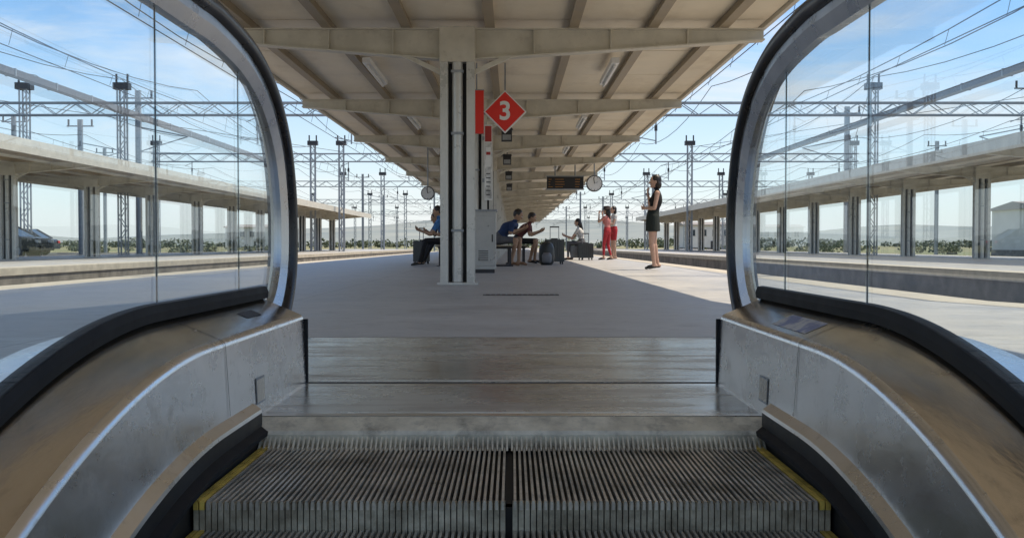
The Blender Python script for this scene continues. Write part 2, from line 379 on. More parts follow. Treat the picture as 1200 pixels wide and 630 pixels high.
    inn=[q for q in inn if q[1]>.325+gd(q[0])-.02]
    bot=[(y,.318+gd(y)) for y in[-4.3,-2,-.5,.4]+frange(.85,1.75,22)+[2.5]]
    poly=bot+inn[::-1]
    def clip(poly,y,keep_gt):
        out=[]
        for i in range(len(poly)):
            a=poly[i]; b=poly[(i+1)%len(poly)]
            ia=(a[0]>y)==keep_gt; ib=(b[0]>y)==keep_gt
            if ia: out.append(a)
            if ia!=ib:
                t=(y-a[0])/(b[0]-a[0]); out.append((y,a[1]+t*(b[1]-a[1])))
        return out
    js=[-4.4,-2.2,-.9,.5,1.76,2.29,2.9]
    G=MB()
    for a,b in zip(js[:-1],js[1:]):
        q=clip(clip(poly,a+.0008,True),b-.0008,False)
        if len(q)<3: continue
        G.prism(q,'x',s*.63-.004,s*.63+.004,'glass')
    G.build('glass_panels',ESC)
    J=MB()
    for yj in js[3:-1]:
        J.box((s*.63-.0014,yj-.0007,.345+gd(yj)),(s*.63+.0014,yj+.0007,.868+gd(yj) if yj<2 else .85),'gasket')
    J.build('glass_joints',ESC)
# ------------------------------------------------------------------ platform sign
S=empty('platform_number_sign')
sg=MB(); cx,cy,cz,hs=-.098,14.0,2.32,.30
def dia(e): return [(cx-e,cz),(cx,cz-e),(cx+e,cz),(cx,cz+e)]
sg.prism(dia(hs),'y',cy,cy+.06,'white')
sg.prism(dia(hs-.022),'y',cy-.004,cy+.001,'red')
sg.box((cx-hs-.20,cy+.02,cz-hs),(cx-hs+.0,cy+.10,cz+hs),'red')
sg.box((cx-hs-.205,cy+.015,cz+hs),(cx-hs+.005,cy+.105,cz+hs+.012),'galv')
sg.box((cx-hs-.02,cy+.07,cz-.03),(cx+hs*.6,cy+.09,cz+.03),'galv')
sg.box((cx-.012,cy+.062,cz),(cx+.012,cy+.085,ZT-.01),'galv'); sg.box((cx-hs-.11,cy+.05,cz+hs),(cx-hs-.09,cy+.07,ZT-.01),'galv')
sg.build('panel',S)
tx=bpy.data.curves.new('digit','FONT'); tx.body='3'; tx.size=.36; tx.align_x='CENTER'; tx.align_y='CENTER'; tx.extrude=.002; tx.offset=.008
to=bpy.data.objects.new('digit',tx); scene.collection.objects.link(to); to.parent=S; to.location=(cx,cy-.0065,cz); to.rotation_euler=(R(90),0,0); to.data.materials.append(mt['white'])
mt['redd']=M('sign_dark_red',(.40,.035,.03),.5,var=.05)
q=MB(); q.box((-.46,16.6,1.2),(-.33,16.66,2.45),'white'); q.box((-.45,16.594,1.22),(-.34,16.6,2.15),'poster'); q.box((-.45,16.594,2.17),(-.34,16.6,2.43),'redd'); q.box((-.50,16.62,1.5),(-.44,16.68,1.56),'galv'); q.box((-.50,16.62,2.2),(-.44,16.68,2.26),'galv')
q.box((-.44,16.591,1.75),(-.35,16.594,2.08),'white'); q.box((-.43,16.589,1.95),(-.36,16.591,2.0),'redd')
for i in range(6): q.box((-.43,16.589,1.28+i*.07),(-.37+random.random()*.015,16.593,1.295+i*.07),'dark')
q.build('information_panel')
q=MB(); q.box((-.62,15.95,.06),(-.26,16.35,.99),'cab'); q.box((-.59,15.935,.12),(-.29,15.95,.92),'cab'); q.box((-.64,15.92,.99),(-.24,16.38,1.02),'galv'); q.box((-.60,15.97,0),(-.28,16.33,.06),'dark')
q.box((-.325,15.925,.5),(-.305,15.94,.62),'dark')
for i in range(6): q.box((-.54,15.931,.2+i*.03),(-.38,15.936,.212+i*.03),'dark')
q.build('equipment_cabinet',bevel=.008)
for (x,y,w) in((-.1,18.9,.2),(-.12,24.4,.2),(-.1,30,.2),(-.1,36,.2)):
    q=MB(); q.box((x-w/2,y,2.42),(x+w/2,y+.14,2.64),'dark'); q.box((x-w/2+.02,y-.006,2.44),(x+w/2-.02,y,2.54),'galv'); q.cyl((x,y+.07,2.64),(x,y+.07,ZT),.012,n=8,mat='galv')
    q.prism([(x-w/2-.02,2.64),(x+w/2+.02,2.64),(x+w/2,2.67),(x-w/2,2.67)],'y',y-.02,y+.16,'dark'); q.build('loudspeaker')
q=MB(); q.box((1.05,29.9,2.14),(2.15,30.1,2.50),'black'); q.box((1.03,29.88,2.50),(2.17,30.12,2.53),'galv'); q.box((1.03,29.88,2.11),(2.17,30.12,2.14),'galv')
for i in range(4):
    for (a,b) in((1.10,1.22),(1.30,1.6),(1.9,2.05)): q.box((a,29.894,2.19+i*.075),(b-random.random()*.08,29.899,2.198+i*.075),'amber')
for x in(1.3,1.9): q.cyl((x,30,2.53),(x,30,ZT),.02,n=8,mat='galv')
q.build('departure_board')
def clock(x,y,z,r):
    q=MB(); q.cyl((x,y,z),(x,y+.12,z),r,n=32,mat='dark'); q.cyl((x,y-.004,z),(x,y,z),r*.88,n=32,mat='white')
    for i in range(12):
        a=i*math.pi/6; q.strut((x+math.sin(a)*r*.7,y-.007,z+math.cos(a)*r*.7),(x+math.sin(a)*r*.83,y-.007,z+math.cos(a)*r*.83),.015,.004,'black')
    q.strut((x,y-.009,z),(x+r*.45,y-.009,z+r*.2),.025,.005,'black'); q.strut((x,y-.012,z),(x-r*.1,y-.012,z+r*.72),.018,.005,'black')
    q.cyl((x,y+.06,z+r),(x,y+.06,ZT),.018,n=8,mat='galv'); q.build('station_clock')
clock(2.32,28,2.18,.23); clock(-2.12,25,1.75,.17)
def bench(xc,y0,y1,w):
    q=MB()
    n=6
    for i in range(n):
        x=xc-w/2+w*i/n; q.box((x+.006,y0,.42),(x+w/n-.006,y1,.45),'purlin')
    for y in(y0+.3,(y0+y1)/2,y1-.3):
        q.box((xc-w/2+.03,y-.025,.37),(xc+w/2-.03,y+.025,.42),'dark')
        for s in(-1,1): q.strut((xc+s*w*.36,y,0),(xc+s*w*.36,y,.38),.05,.05,'dark')
        q.box((xc-w/2,y-.03,0),(xc+w/2,y+.03,.012),'dark')
    q.build('platform_bench',bevel=.004)
bench(-1.35,20.8,24.4,.5); bench(-.22,20.7,22.4,.5); bench(.10,22.9,25.2,.5)
def suitcase(x,y,w,dp,h,mat,rot=0):
    q=MB(); q.box((-w/2,-dp/2,.06),(w/2,dp/2,h),mat)
    for i in range(5): q.box((-w/2+.05+i*(w-.1)/5,-dp/2-.006,.12),(-w/2+.05+i*(w-.1)/5+.02,dp/2+.006,h-.06),mat)
    for a in(-1,1):
        for b in(-1,1): q.cyl((a*w*.4-.012,b*dp*.35,.03),(a*w*.4+.012,b*dp*.35,.03),.03,n=10,mat='black')
        q.box((a*w*.25-.008,-.01,h),(a*w*.25+.008,.01,h+.28),'galv')
    q.box((-w*.25-.01,-.015,h+.28),(w*.25+.01,.015,h+.31),'black')
    q.box((-.08,-.02,h),(.08,.02,h+.03),'black')
    o=q.build('suitcase',bevel=.018); o.location=(x,y,0); o.rotation_euler=(0,0,R(rot)); return o
mt['sc1']=M('suitcase_shell_dark',(.03,.035,.035),.4); mt['sc2']=M('suitcase_shell_grey',(.16,.17,.19),.4); 
suitcase(1.0,23.4,.42,.26,.58,'sc1',12); suitcase(2.0,30.4,.4,.28,.42,'sc2',-8); suitcase(2.22,30.0,.4,.3,.5,'sc1',20); suitcase(-2.15,23.6,.4,.26,.55,'sc1',70)
q=MB()
def ering(c,rx,ry,n=16): return [(c[0]+math.cos(2*math.pi*i/n)*rx,c[1]+math.sin(2*math.pi*i/n)*ry,c[2]) for i in range(n)]
q.rings([ering((.78,22.4,z),a,b) for z,a,b in((0,.12,.09),(.05,.16,.12),(.2,.18,.13),(.38,.17,.12),(.48,.13,.1),(.53,.06,.05))],'sc1')
q.rings([ering((.78,22.27,z),a,b) for z,a,b in((.05,.08,.02),(.08,.11,.05),(.22,.11,.05),(.28,.07,.02))],'sc2')
q.cyl((.72,22.5,.05),(.70,22.56,.3),.018,n=8,mat='black'); q.cyl((.70,22.56,.3),(.74,22.48,.48),.018,n=8,mat='black')
q.build('backpack')
# ------------------------------------------------------------------ overhead line equipment
TR=[6.0,-7.75,22.5,26.5,-23,-27,10.5,-12]
def portal(y,masts,zb,x0,x1,name='overhead_line_gantry'):
    q=MB(); h=.55; w=.4
    for dz in(0,h):
        for dy in(-w/2,w/2): q.box((x0,y+dy-.03,zb+dz-.03),(x1,y+dy+.03,zb+dz+.03),'galv')
    n=int((x1-x0)/.8); 
    for i in range(n):
        a=x0+(x1-x0)*i/n; b=x0+(x1-x0)*(i+1)/n
        for dy in(-w/2,w/2):
            q.strut((a,y+dy,zb+(h if i%2 else 0)),(b,y+dy,zb+(0 if i%2 else h)),.035,.035,'galv')
    for mx in masts:
        for dx in(-.16,.16):
            for dy in(-.16,.16): q.box((mx+dx-.03,y+dy-.03,GZ),(mx+dx+.03,y+dy+.03,zb+h+.9),'galv')
        zz=GZ
        k=0
        while zz<zb+h+.8:
            a=-.16 if k%2 else .16
            q.strut((mx+a,y-.16,zz),(mx-a,y-.16,zz+.5),.03,.03,'galv'); q.strut((mx+a,y+.16,zz),(mx-a,y+.16,zz+.5),.03,.03,'galv'); zz+=.5; k+=1
        q.box((mx-.35,y-.2,zb+h+.6),(mx+.35,y+.2,zb+h+.9),'dark'); 
        for dx in(-.25,.25): q.cyl((mx+dx,y,zb+h+.9),(mx+dx,y,zb+h+1.3),.05,n=8,mat='dark')
        q.box((mx-.35,y-.3,GZ),(mx+.35,y+.3,GZ+.25),'sleeper')
    for xc in TR:
        if x0<xc<x1:
            q.strut((xc+.5,y,zb),(xc+.5,y,5.0),.06,.06,'galv'); q.strut((xc+.5,y,5.15),(xc-.25,y,5.3),.04,.04,'galv'); q.strut((xc+.5,y,zb-.1),(xc,y,6.0),.04,.04,'galv')
            q.cyl((xc+.5,y,5.6),(xc+.5,y,5.85),.07,n=8,mat='dark')
    q.build(name)
PY=[-20,15,45,70,100,140,190,260]
MS=[(-30,29),(-30,29),(-31.5,-22,-17.6,16.3,29),(-25,-14,-12,12.5,24),(-24,-17,-13,13.5,21,30),(-28,-20,-15,14,19,30),(-30,-22,-14,14,22,33),(-30,-20,20,30)]
for y,ms in zip(PY,MS): portal(y,ms,6.3,min(ms)-.3,max(ms)+.3)
for (x,y,h) in((-26,60,8),(19.5,58,8.5),(27,52,9),(-19.5,52,8.5),(35,82,9),(-36,88,9),(17,120,9),(11,160,9),(16,175,9),(-18,120,9),(-12.5,160,9),(-22,170,9),(-9.5,210,9),(22,230,9),(12,220,9),(-33,66,9)):
    q=MB(); q.box((x-.12,y-.02,GZ),(x+.12,y+.02,h),'galv'); q.box((x-.13,y-.1,GZ),(x-.11,y+.1,h),'galv'); q.box((x+.11,y-.1,GZ),(x+.13,y+.1,h),'galv')
    s=-1 if x>0 else 1
    q.strut((x,y,6.6),(x+s*2.6,y,6.1),.06,.06,'galv'); q.strut((x,y,5.3),(x+s*2.6,y,6.1),.05,.05,'galv'); q.strut((x,y,5.3),(x+s*2.2,y,5.25),.04,.04,'galv')
    q.strut((x-.8,y,h-.4),(x+.8,y,h-.4),.08,.08,'galv')
    for dx in(-.7,.7): q.cyl((x+dx,y,h-.4),(x+dx,y,h),.06,n=8,mat='dark')
    q.box((x-.3,y-.3,GZ),(x+.3,y+.3,GZ+.3),'sleeper'); q.build('catenary_mast')
q=MB()
for xc in TR:
    for a,b in zip(PY[:-1],PY[1:]):
        q.cyl((xc-.2,a,5.25),(xc-.2,b,5.25),.013,n=5,mat='wire',caps=False)
        prevp=None; n=10
        for i in range(n+1):
            t=i/n; yy=a+(b-a)*t; z=6.05-.5*4*t*(1-t)
            if prevp: q.cyl(prevp,(xc,yy,z),.014,n=5,mat='wire',caps=False)
            prevp=(xc,yy,z)
            if 0<i<n: q.cyl((xc,yy,z),(xc-.1,yy,5.25),.007,n=4,mat='wire',caps=False)
for xc,z in((-17.6,7.9),(16.3,8.0),(-14.2,7.4),(13.2,7.4),(-21.5,8.1),(24,8),(29,8.2),(-30,8.2),(9,7.6),(-10,7.6)):
    for a,b in zip(PY[:-1],PY[1:]):
        prevp=None
        for i in range(9):
            t=i/8; pnt=(xc,a+(b-a)*t,z-.9*4*t*(1-t))
            if prevp: q.cyl(prevp,pnt,.017,n=5,mat='wire',caps=False)
            prevp=pnt
for (a,b) in(((-30,45,8),(-12,70,7)),((29,45,8),(12.5,70,7.3)),((16.3,45,8),(24,70,7.6))): q.cyl(a,b,.016,n=5,mat='wire',caps=False)
q.build('overhead_wires')
for sx in(-16.6,16.4):
    q=MB(); q.box((sx-.16,5,6.05),(sx+.16,72,6.27),'longbeam')  # dark grey longitudinal beam, banded along its length, on either side
    for y in range(6,72,3): q.box((sx-.18,y,6.03),(sx+.18,y+.08,6.29),'galv')
    q.build('overhead_longbeam')
# ------------------------------------------------------------------ buildings
def building(name,x0,y0,x1,y1,h,zb=GZ):
    E=empty(name); w=MB(); w.box((x0,y0,zb),(x1,y1,h),'wall'); w.box((x0-.05,y0-.05,zb),(x1+.05,y1+.05,zb+.7),'platside'); w.build('walls',E)
    r=MB(); r.prism([(y0-.4,h),(y1+.4,h),(y1+.4,h+.15),((y0+y1)/2,h+.9),(y0-.4,h+.15)],'x',x0-.4,x1+.4,'rooftile'); r.build('roof',E)
    v=MB(); x=x0+1.2
    while x<x1-1.5:
        v.box((x,y0-.03,h-2.4),(x+1.2,y0+.02,h-1.0),'win'); v.box((x-.08,y0-.08,h-2.5),(x+1.28,y0-.03,h-2.4),'sleeper'); v.box((x+.57,y0-.045,h-2.4),(x+.63,y0-.03,h-1.0),'white'); x+=2.6
    v.build('windows',E)
    dd=MB(); dd.box(((x0+x1)/2,y0-.09,zb+.1),((x0+x1)/2+.6,y0-.06,zb+2.2),'dark'); dd.build('door',E)
building('white_station_building',56,105,92,116,4.4)
building('white_house',40,230,52,240,5); building('white_house',-75,260,-60,270,5)
# ------------------------------------------------------------------ car
def car(x,y,zb,rot,mat):
    E=empty('parked_car'); b=MB()
    Wd=1.76
    low=[(-2.15,.35),(-2.12,.62),(-2.0,.86),(-1.2,.93),(1.0,.96),(1.95,.9),(2.13,.75),(2.15,.35)]
    b.prism(low,'y',-Wd/2,Wd/2,mat); 
    cab=[(-1.45,.92,.8),(-.55,1.42,.62),(.95,1.45,.62),(1.75,.94,.8)]
    vs=[(x_,-w_,z_) for x_,z_,w_ in cab]+[(x_,w_,z_) for x_,z_,w_ in cab]
    b.add(vs,[(0,1,2,3),(7,6,5,4),(0,4,5,1),(2,6,7,3)],'win'); b.add([vs[i] for i in(1,5,6,2)],[(0,1,2,3)],mat)
    for s in(-1,1):
        b.strut((-1.45,s*.8,.93),(-.55,s*.63,1.43),.06,.06,mat); b.strut((1.75,s*.8,.95),(.95,s*.63,1.46),.08,.08,mat); b.strut((.15,s*.81,.93),(.15,s*.64,1.44),.07,.05,mat); b.strut((-.6,s*.63,1.44),(.98,s*.63,1.46),.05,.05,mat)
    b.build('body',E,bevel=.04)
    w=MB()
    for a in(-1.35,1.3):
        for s in(-1,1):
            w.cyl((a,s*.68,.31),(a,s*.89,.31),.31,n=24,mat='black'); w.cyl((a,s*.885,.31),(a,s*.90,.31),.2,n=16,mat='galv')
    w.build('wheels',E); l=MB()
    for s in(-1,1): l.box((-2.17,s*.6-.16,.66),(-2.08,s*.6+.16,.78),'white'); l.box((2.09,s*.65-.14,.68),(2.17,s*.65+.14,.82),'red')
    l.box((-2.18,-.5,.4),(-2.14,.5,.55),'black'); l.build('lights',E)
    E.location=(x,y,zb); E.rotation_euler=(0,0,R(rot))
car(-21.2,40.5,-.12,182,'carpaint'); car(-28,56,-.12,5,'carpaint')
# ------------------------------------------------------------------ vegetation & hills
rng=np.random.default_rng(3)
def foliage(name,clumps,n,size):
    vs=[];fs=[]
    for (cx_,cy_,cz_,rx,ry,rz) in clumps:
        P=rng.normal(size=(n,3)); P/=np.linalg.norm(P,axis=1)[:,None]; P*=rng.uniform(.45,1.05,(n,1))
        P=P*[rx,ry,rz]+[cx_,cy_,cz_]
        A=rng.normal(size=(n,3)); A/=np.linalg.norm(A,axis=1)[:,None]; Bv=np.cross(A,rng.normal(size=(n,3))); Bv/=np.linalg.norm(Bv,axis=1)[:,None]
        sz=size*rng.uniform(.6,1.4,(n,1))
        for p_,a,b_ in zip(P,A*sz,Bv*sz):
            o=len(vs); vs+= [tuple(p_-a),tuple(p_+b_),tuple(p_+a),tuple(p_-b_)]; fs.append((o,o+1,o+2,o+3))
    m=MB(); m.add(vs,fs,'hazed_leaf'); m.build(name,recalc=False)
cl_=[]
for i in range(300):
    x=rng.uniform(-420,420); y=rng.uniform(340,620)+abs(x)*.2
    r=rng.uniform(1.0,2.8); cl_.append((x,y,GZ+r*.9,r*rng.uniform(1.4,3.4),r,r*rng.uniform(.8,1.1)))
foliage('distant_trees',cl_,90,.55)
cl_=[]
for i in range(50):
    s=-1 if i%2 else 1; x=s*rng.uniform(36,95); y=rng.uniform(110,210) 
    if (s>0 and 50<x<96 and 98<y<120): continue
    r=rng.uniform(.4,.9); cl_.append((x,y,GZ+r*.8,r*1.8,r*1.2,r))
foliage('hedge',cl_,110,.18)
h=MB(); nx,ny=120,8
vs=[]
for j in range(ny):
    for i in range(nx):
        x=-4200+8400*i/(nx-1); y=1300+j*350
        hh=(j/(ny-1))**.8*(50+28*math.sin(x*.0011+1)+22*math.sin(x*.0031+2.)+30*mnoise.noise(Vector((x*.002,y*.002,0))))
        vs.append((x,y,GZ-2+max(hh,0)))
h.add(vs,[(j*nx+i,j*nx+i+1,(j+1)*nx+i+1,(j+1)*nx+i) for j in range(ny-1) for i in range(nx-1)],'hill',True); h.build('hills',recalc=False)
# ------------------------------------------------------------------ people
skin=M('skin',(.52,.32,.23),.55,var=.08,scale=20); skin2=M('skin_tan',(.36,.22,.14),.55,var=.08,scale=20)
hairm=M('hair_dark',(.018,.013,.011),.45,var=.4,scale=40); lip=M('lips',(.35,.09,.08),.5); eyew=M('eye_white',(.75,.74,.72),.3); eyeb=M('eye_iris',(.03,.02,.015),.3)
def cloth(n,c): return M(n,c,.9,var=.22,scale=14,bump=.3,bscale=12)
def Vx(p): return Vector(p)
def capr(p0,p1,r0,r1,n=12,flat=None):
    p0=Vx(p0);p1=Vx(p1);d=(p1-p0).normalized(); up=Vector((0,0,1)) if abs(d.z)<.9 else Vector((1,0,0))
    a=d.cross(up).normalized(); b=a.cross(d).normalized(); rs=[]
    for t in(-.99,-.8,-.45,0): rs.append((p0+d*r0*t,r0*math.sqrt(max(0.0001,1-t*t))))
    for t in(.33,.66): rs.append((p0.lerp(p1,t),r0+(r1-r0)*t))
    for t in(0,.45,.8,.99): rs.append((p1+d*r1*t,r1*math.sqrt(max(.0001,1-t*t))))
    return [[c+a*math.cos(2*math.pi*i/n)*r+b*math.sin(2*math.pi*i/n)*r for i in range(n)] for c,r in rs]
def ell(c,A,B,C,n=14,m=9):
    c=Vx(c); return [[c+C*(-math.cos(math.pi*(k+.15)/(m-.7)))+ (A*math.cos(2*math.pi*i/n)+B*math.sin(2*math.pi*i/n))*math.sin(math.pi*(k+.15)/(m-.7)) for i in range(n)] for k in range(m)]
def remesh(parts,voxel,it=6):
    b=MB()
    for r in parts: b.rings(r,'white')
    o=b.build('tmp'); m=o.modifiers.new('r','REMESH'); m.mode='VOXEL'; m.voxel_size=voxel
    s=o.modifiers.new('s','SMOOTH'); s.factor=.5; s.iterations=it
    dg=bpy.context.evaluated_depsgraph_get(); e=o.evaluated_get(dg).to_mesh()
    vs=[v.co.copy() for v in e.vertices]; fs=[tuple(p.vertices) for p in e.polygons]
    o.evaluated_get(dg).to_mesh_clear(); me=o.data; bpy.data.objects.remove(o); bpy.data.meshes.remove(me); return vs,fs
BASE=dict(P=(0,0,.93),C=(0.01,0,1.24),N=(0,0,1.42),H=(.03,0,1.58),SL=(0,.165,1.375),SR=(0,-.165,1.375),EL=(0,.22,1.09),ER=(0,-.22,1.09),WL=(.06,.23,.85),WR=(.06,-.23,.85),
 HL=(0,.085,.90),HR=(0,-.085,.90),KL=(.02,.095,.49),KR=(.02,-.095,.49),AL=(-.01,.10,.085),AR=(-.01,-.10,.085),TL=(.15,.12,.03),TR=(.15,-.12,.03),look=(1,0,0))
def person(name,loc,heading,scale,pose,col,sleeve=.6,leg=2.0,skirt=None,hair='short',female=True,voxel=.013,hat=None,heavy=1.0,item=None):
    J=dict(BASE); J.update(pose); J={k:Vx(v) for k,v in J.items()}
    sk=col['skin']; f=1.0 if not female else .9
    parts=[]; bones=[]
    P,C,N,H=J['P'],J['C'],J['N'],J['H']
    up=(C-P).normalized(); side=(J['SL']-J['SR']).normalized(); fw=side.cross(up).normalized()
    side0=(J['HL']-J['HR']).normalized(); 
    def ring(c,u,rx,ry,sd): 
        fwd=sd.cross(u).normalized()
        return [c+fwd*math.cos(2*math.pi*i/16)*rx+sd*math.sin(2*math.pi*i/16)*ry for i in range(16)]
    hw=.165 if female else .155; sw=.135 if female else .155
    um=(N-C).normalized()
    T=[ring(P-up*.10,up,.07,.10,side0),ring(P-up*.05,up,.105*heavy,hw*.95,side0),ring(P+up*.02,up,.11*heavy,hw,side0),ring(P.lerp(C,.3),up,.098*heavy,hw*.87,side0),ring(P.lerp(C,.6),up,.088*heavy,.125 if female else .14,side),
       ring(P.lerp(C,.85),up,.108*heavy,.14,side),ring(C+um*.02,up,.112*heavy,sw+.01,side),ring(C.lerp(N,.5),um,.095,sw+.005,side),ring(C.lerp(N,.8),um,.07,.10,side),ring(N,um,.05,.055,side)]
    parts.append(T)
    if female:
        for s in(-1,1): parts.append(ell(C+fw*.075+side*s*.068-up*.005,fw*.055,side*.06,up*.06))
    parts.append(capr(J['SL'],J['SR'],.055*(1.05 if not female else .9),.055*(1.05 if not female else .9)))
    parts.append(capr(N-um*.02,H-Vector((0,0,.05)),.05*f,.047*f))
    topm,botm=col['top'],col['bottom']
    wz=P.lerp(C,.25)
    bones.append((P-up*.1,wz,.14,lambda t:botm)); bones.append((wz,N-um*.035,.13,lambda t:topm)); bones.append((N-um*.02,H,.05,lambda t:sk))
    for q,sg_ in(('L',1),('R',-1)):
        S_,E_,W_=J['S'+q],J['E'+q],J['W'+q]; H_,K_,A_,T_=J['H'+q],J['K'+q],J['A'+q],J['T'+q]
        parts.append(capr(S_,E_,.050*f*(1.12 if sleeve>.2 else 1),.039*f*(1.1 if sleeve>1 else 1))); parts.append(capr(E_,W_,.040*f,.026*f)); parts.append(capr(E_.lerp(W_,.05),E_.lerp(W_,.5),.041*f,.036*f))
        parts.append(capr(H_,K_,.084*heavy,.054)); parts.append(capr(K_,A_,.05,.035)); parts.append(capr(K_.lerp(A_,.15),K_.lerp(A_,.5),.055,.046))
        parts.append(capr(A_+(A_-T_).normalized()*.03-Vector((0,0,.03)),T_.lerp(A_,.35),.036,.036)); parts.append(capr(A_-Vector((0,0,.02)),T_,.034,.027))
        bones.append((S_,E_,.05,(lambda t:topm if t<sleeve else sk))); bones.append((E_,W_,.035,(lambda t:topm if 1+t<sleeve else sk)))
        bones.append((H_,K_,.075,(lambda t:botm if t<leg else sk))); bones.append((K_,A_-Vector((0,0,.01)),.045,(lambda t:botm if 1+t<leg else sk)))
        bones.append((A_-Vector((0,0,.05)),T_,.045,lambda t:col['shoe']))
    if skirt:
        hem=P.z-skirt
        def sr(z,rx,ry): return [Vector((P.x+.0+math.cos(2*math.pi*i/20)*rx,P.y+math.sin(2*math.pi*i/20)*ry,z)) for i in range(20)]
        parts.append([sr(P.z+.13,.09,.12),sr(P.z+.03,.118,.168),sr(P.z-.1,.128,.178),sr(hem+.05,.132,.185),sr(hem,.136,.19)])
    vs,fs=remesh(parts,voxel)
    B=MB()
    groups={}
    for fc in fs:
        c=sum((vs[i] for i in fc),Vector())/len(fc)
        best=None
        if skirt and hem-.01<c.z<P.z+.12 and (Vector((c.x-P.x,c.y-P.y)).length<.22): mm=botm
        else:
            for a,b,r,fn in bones:
                d=b-a; t=max(0,min(1,(c-a).dot(d)/d.length_squared)); q=(c-(a+d*t)).length/r
                if best is None or q<best[0]: best=(q,fn(t))
            mm=best[1]
        groups.setdefault(mm.name,(mm,[]))[1].append(fc)
    o=len(B.v); B.v+=[tuple(v) for v in vs]
    for mm,fl in groups.values():
        k=B.mi(mm)
        for fc in fl: B.f.append(tuple(i+o for i in fc)); B.m.append(k); B.sm.append(True)
    L_=J['look'].normalized(); hu=(Vector((0,0,1))-L_*L_.z).normalized(); hs_=hu.cross(L_)
    hp=[ell(H,L_*.098,hs_*.077,hu*.108),ell(H+L_*.028-hu*.058,L_*.062,hs_*.055,hu*.062),capr(H+L_*.088+hu*.005,H+L_*.112-hu*.028,.010,.013),ell(H+L_*.07-hu*.095,L_*.025,hs_*.025,hu*.018)]
    for s in(-1,1): hp.append(ell(H+hs_*s*.079-hu*.01-L_*.005,L_*.02,hs_*.01,hu*.03))
    v2,f2=remesh(hp,.007,3); B.add(v2,f2,sk,True)
    for s in(-1,1):
        e=H+L_*.090+hs_*s*.031+hu*.008
        B.rings(ell(e,L_*.008,hs_*.014,hu*.008),eyew); B.rings(ell(e+L_*.005,L_*.005,hs_*.006,hu*.006),eyeb)
        B.rings(ell(e+hu*.024+L_*.001,L_*.005,hs_*.018,hu*.004),hairm)
    B.rings(ell(H+L_*.089-hu*.058,L_*.006,hs_*.024,hu*.008),lip)
    hh=[ell(H-L_*.022+hu*.022,L_*.096,hs_*.088,hu*.106)]
    if hair=='bob': hh+= [ell(H-L_*.045-hu*.05,L_*.07,hs_*.092,hu*.10)]
    if hair=='long': hh+= [ell(H-L_*.045-hu*.05,L_*.065,hs_*.088,hu*.10),capr(H-L_*.06-hu*.05,H-L_*.09-hu*.25,.07,.045)]
    v3,f3=remesh(hh,.009,2)
    v3=[v+ (v-H).normalized()*.006*mnoise.noise(v*45) for v in v3]; B.add(v3,f3,hairm,True)
    if hat:
        def hr_(hgt,r): return [H+hu*hgt-L_*.01+(L_*math.cos(2*math.pi*i/24)*1.08+hs_*math.sin(2*math.pi*i/24))*r for i in range(24)]
        B.rings([hr_(.05,.17),hr_(.055,.165),hr_(.06,.105),hr_(.12,.098),hr_(.15,.085),hr_(.155,.03)],hat)
    for q,sg_ in(('L',1),('R',-1)):
        W_=J['W'+q]; E_=J['E'+q]; d=(W_-E_).normalized()
        pn=Vx(pose.get('palm'+q,(0,-sg_,0))); pn=(pn-d*pn.dot(d)).normalized(); ac=d.cross(pn).normalized()
        if ac.dot(Vector((1,0,.5)))<0: ac=-ac
        pc=W_+d*.045
        v4,f4=remesh([ell(pc,d*.05,ac*.040,pn*.015),capr(W_-d*.01,W_+d*.02,.024,.022)],.008,2); B.add(v4,f4,sk,True)
        for i,(o_,ln) in enumerate(((.030,.070),(.010,.078),(-.010,.072),(-.029,.056))):
            p0=W_+d*.085+ac*o_; cd=d; a=p0
            for kx in range(3):
                ang=R(18+kx*14+i*3); cd=(cd*math.cos(ang)+pn*math.sin(ang)).normalized() if kx else (d*math.cos(R(18))+pn*math.sin(R(18)))
                b=a+cd*ln*(.42,.32,.26)[kx]; B.rings(capr(a,b,.0088-kx*.0008,.0084-kx*.001,8),sk); a=b
        a=W_+d*.025+ac*.03; b=a+(d*.6+ac*.75+pn*.2).normalized()*.04; c=b+(d*.9+ac*.25+pn*.3).normalized()*.03
        B.rings(capr(a,b,.012,.010,8),sk); B.rings(capr(b,c,.010,.008,8),sk)
    if item=='phone':
        W_=J['WR'];d=(W_-J['ER']).normalized(); pn=Vx(pose.get('palmR',(0,1,0))); pn=(pn-d*pn.dot(d)).normalized(); c=W_+d*.075+pn*.022; B.strut(c-d*.05,c+d*.07,.07,.01,'black')
    if item=='bag':
        c=J['P']+Vector((-.02,-.2,.0)); B.rings([ [Vector((c.x+math.cos(2*math.pi*i/12)*rx,c.y+math.sin(2*math.pi*i/12)*.05,c.z+z)) for i in range(12)] for z,rx in((-.14,.10),(-.1,.14),(.04,.13),(.08,.10))],'sc1')
        B.strut(c+Vector((0,0,.07)),J['SR']+Vector((0,0,.06)),.02,.01,'black')
    o=B.build(name,recalc=False); o.location=loc; o.scale=(scale,)*3; o.rotation_euler=(0,0,R(heading)); return o
blk=cloth('black_cloth',(.012,.012,.014)); grn=cloth('dark_green_cloth',(.016,.022,.018)); blu=cloth('blue_cloth',(.05,.16,.36)); nav=cloth('navy_cloth',(.02,.04,.11)); wht=cloth('white_cloth',(.62,.62,.6)); redc=cloth('red_cloth',(.42,.03,.04)); pnk=cloth('pink_cloth',(.55,.20,.18)); gry=cloth('grey_cloth',(.10,.10,.11)); shoe=M('shoe_black',(.02,.02,.02),.5); shoeb=M('shoe_tan',(.2,.11,.06),.6); brn=cloth('maroon_cloth',(.10,.03,.03)); hatm=cloth('hat_dark',(.03,.02,.02))
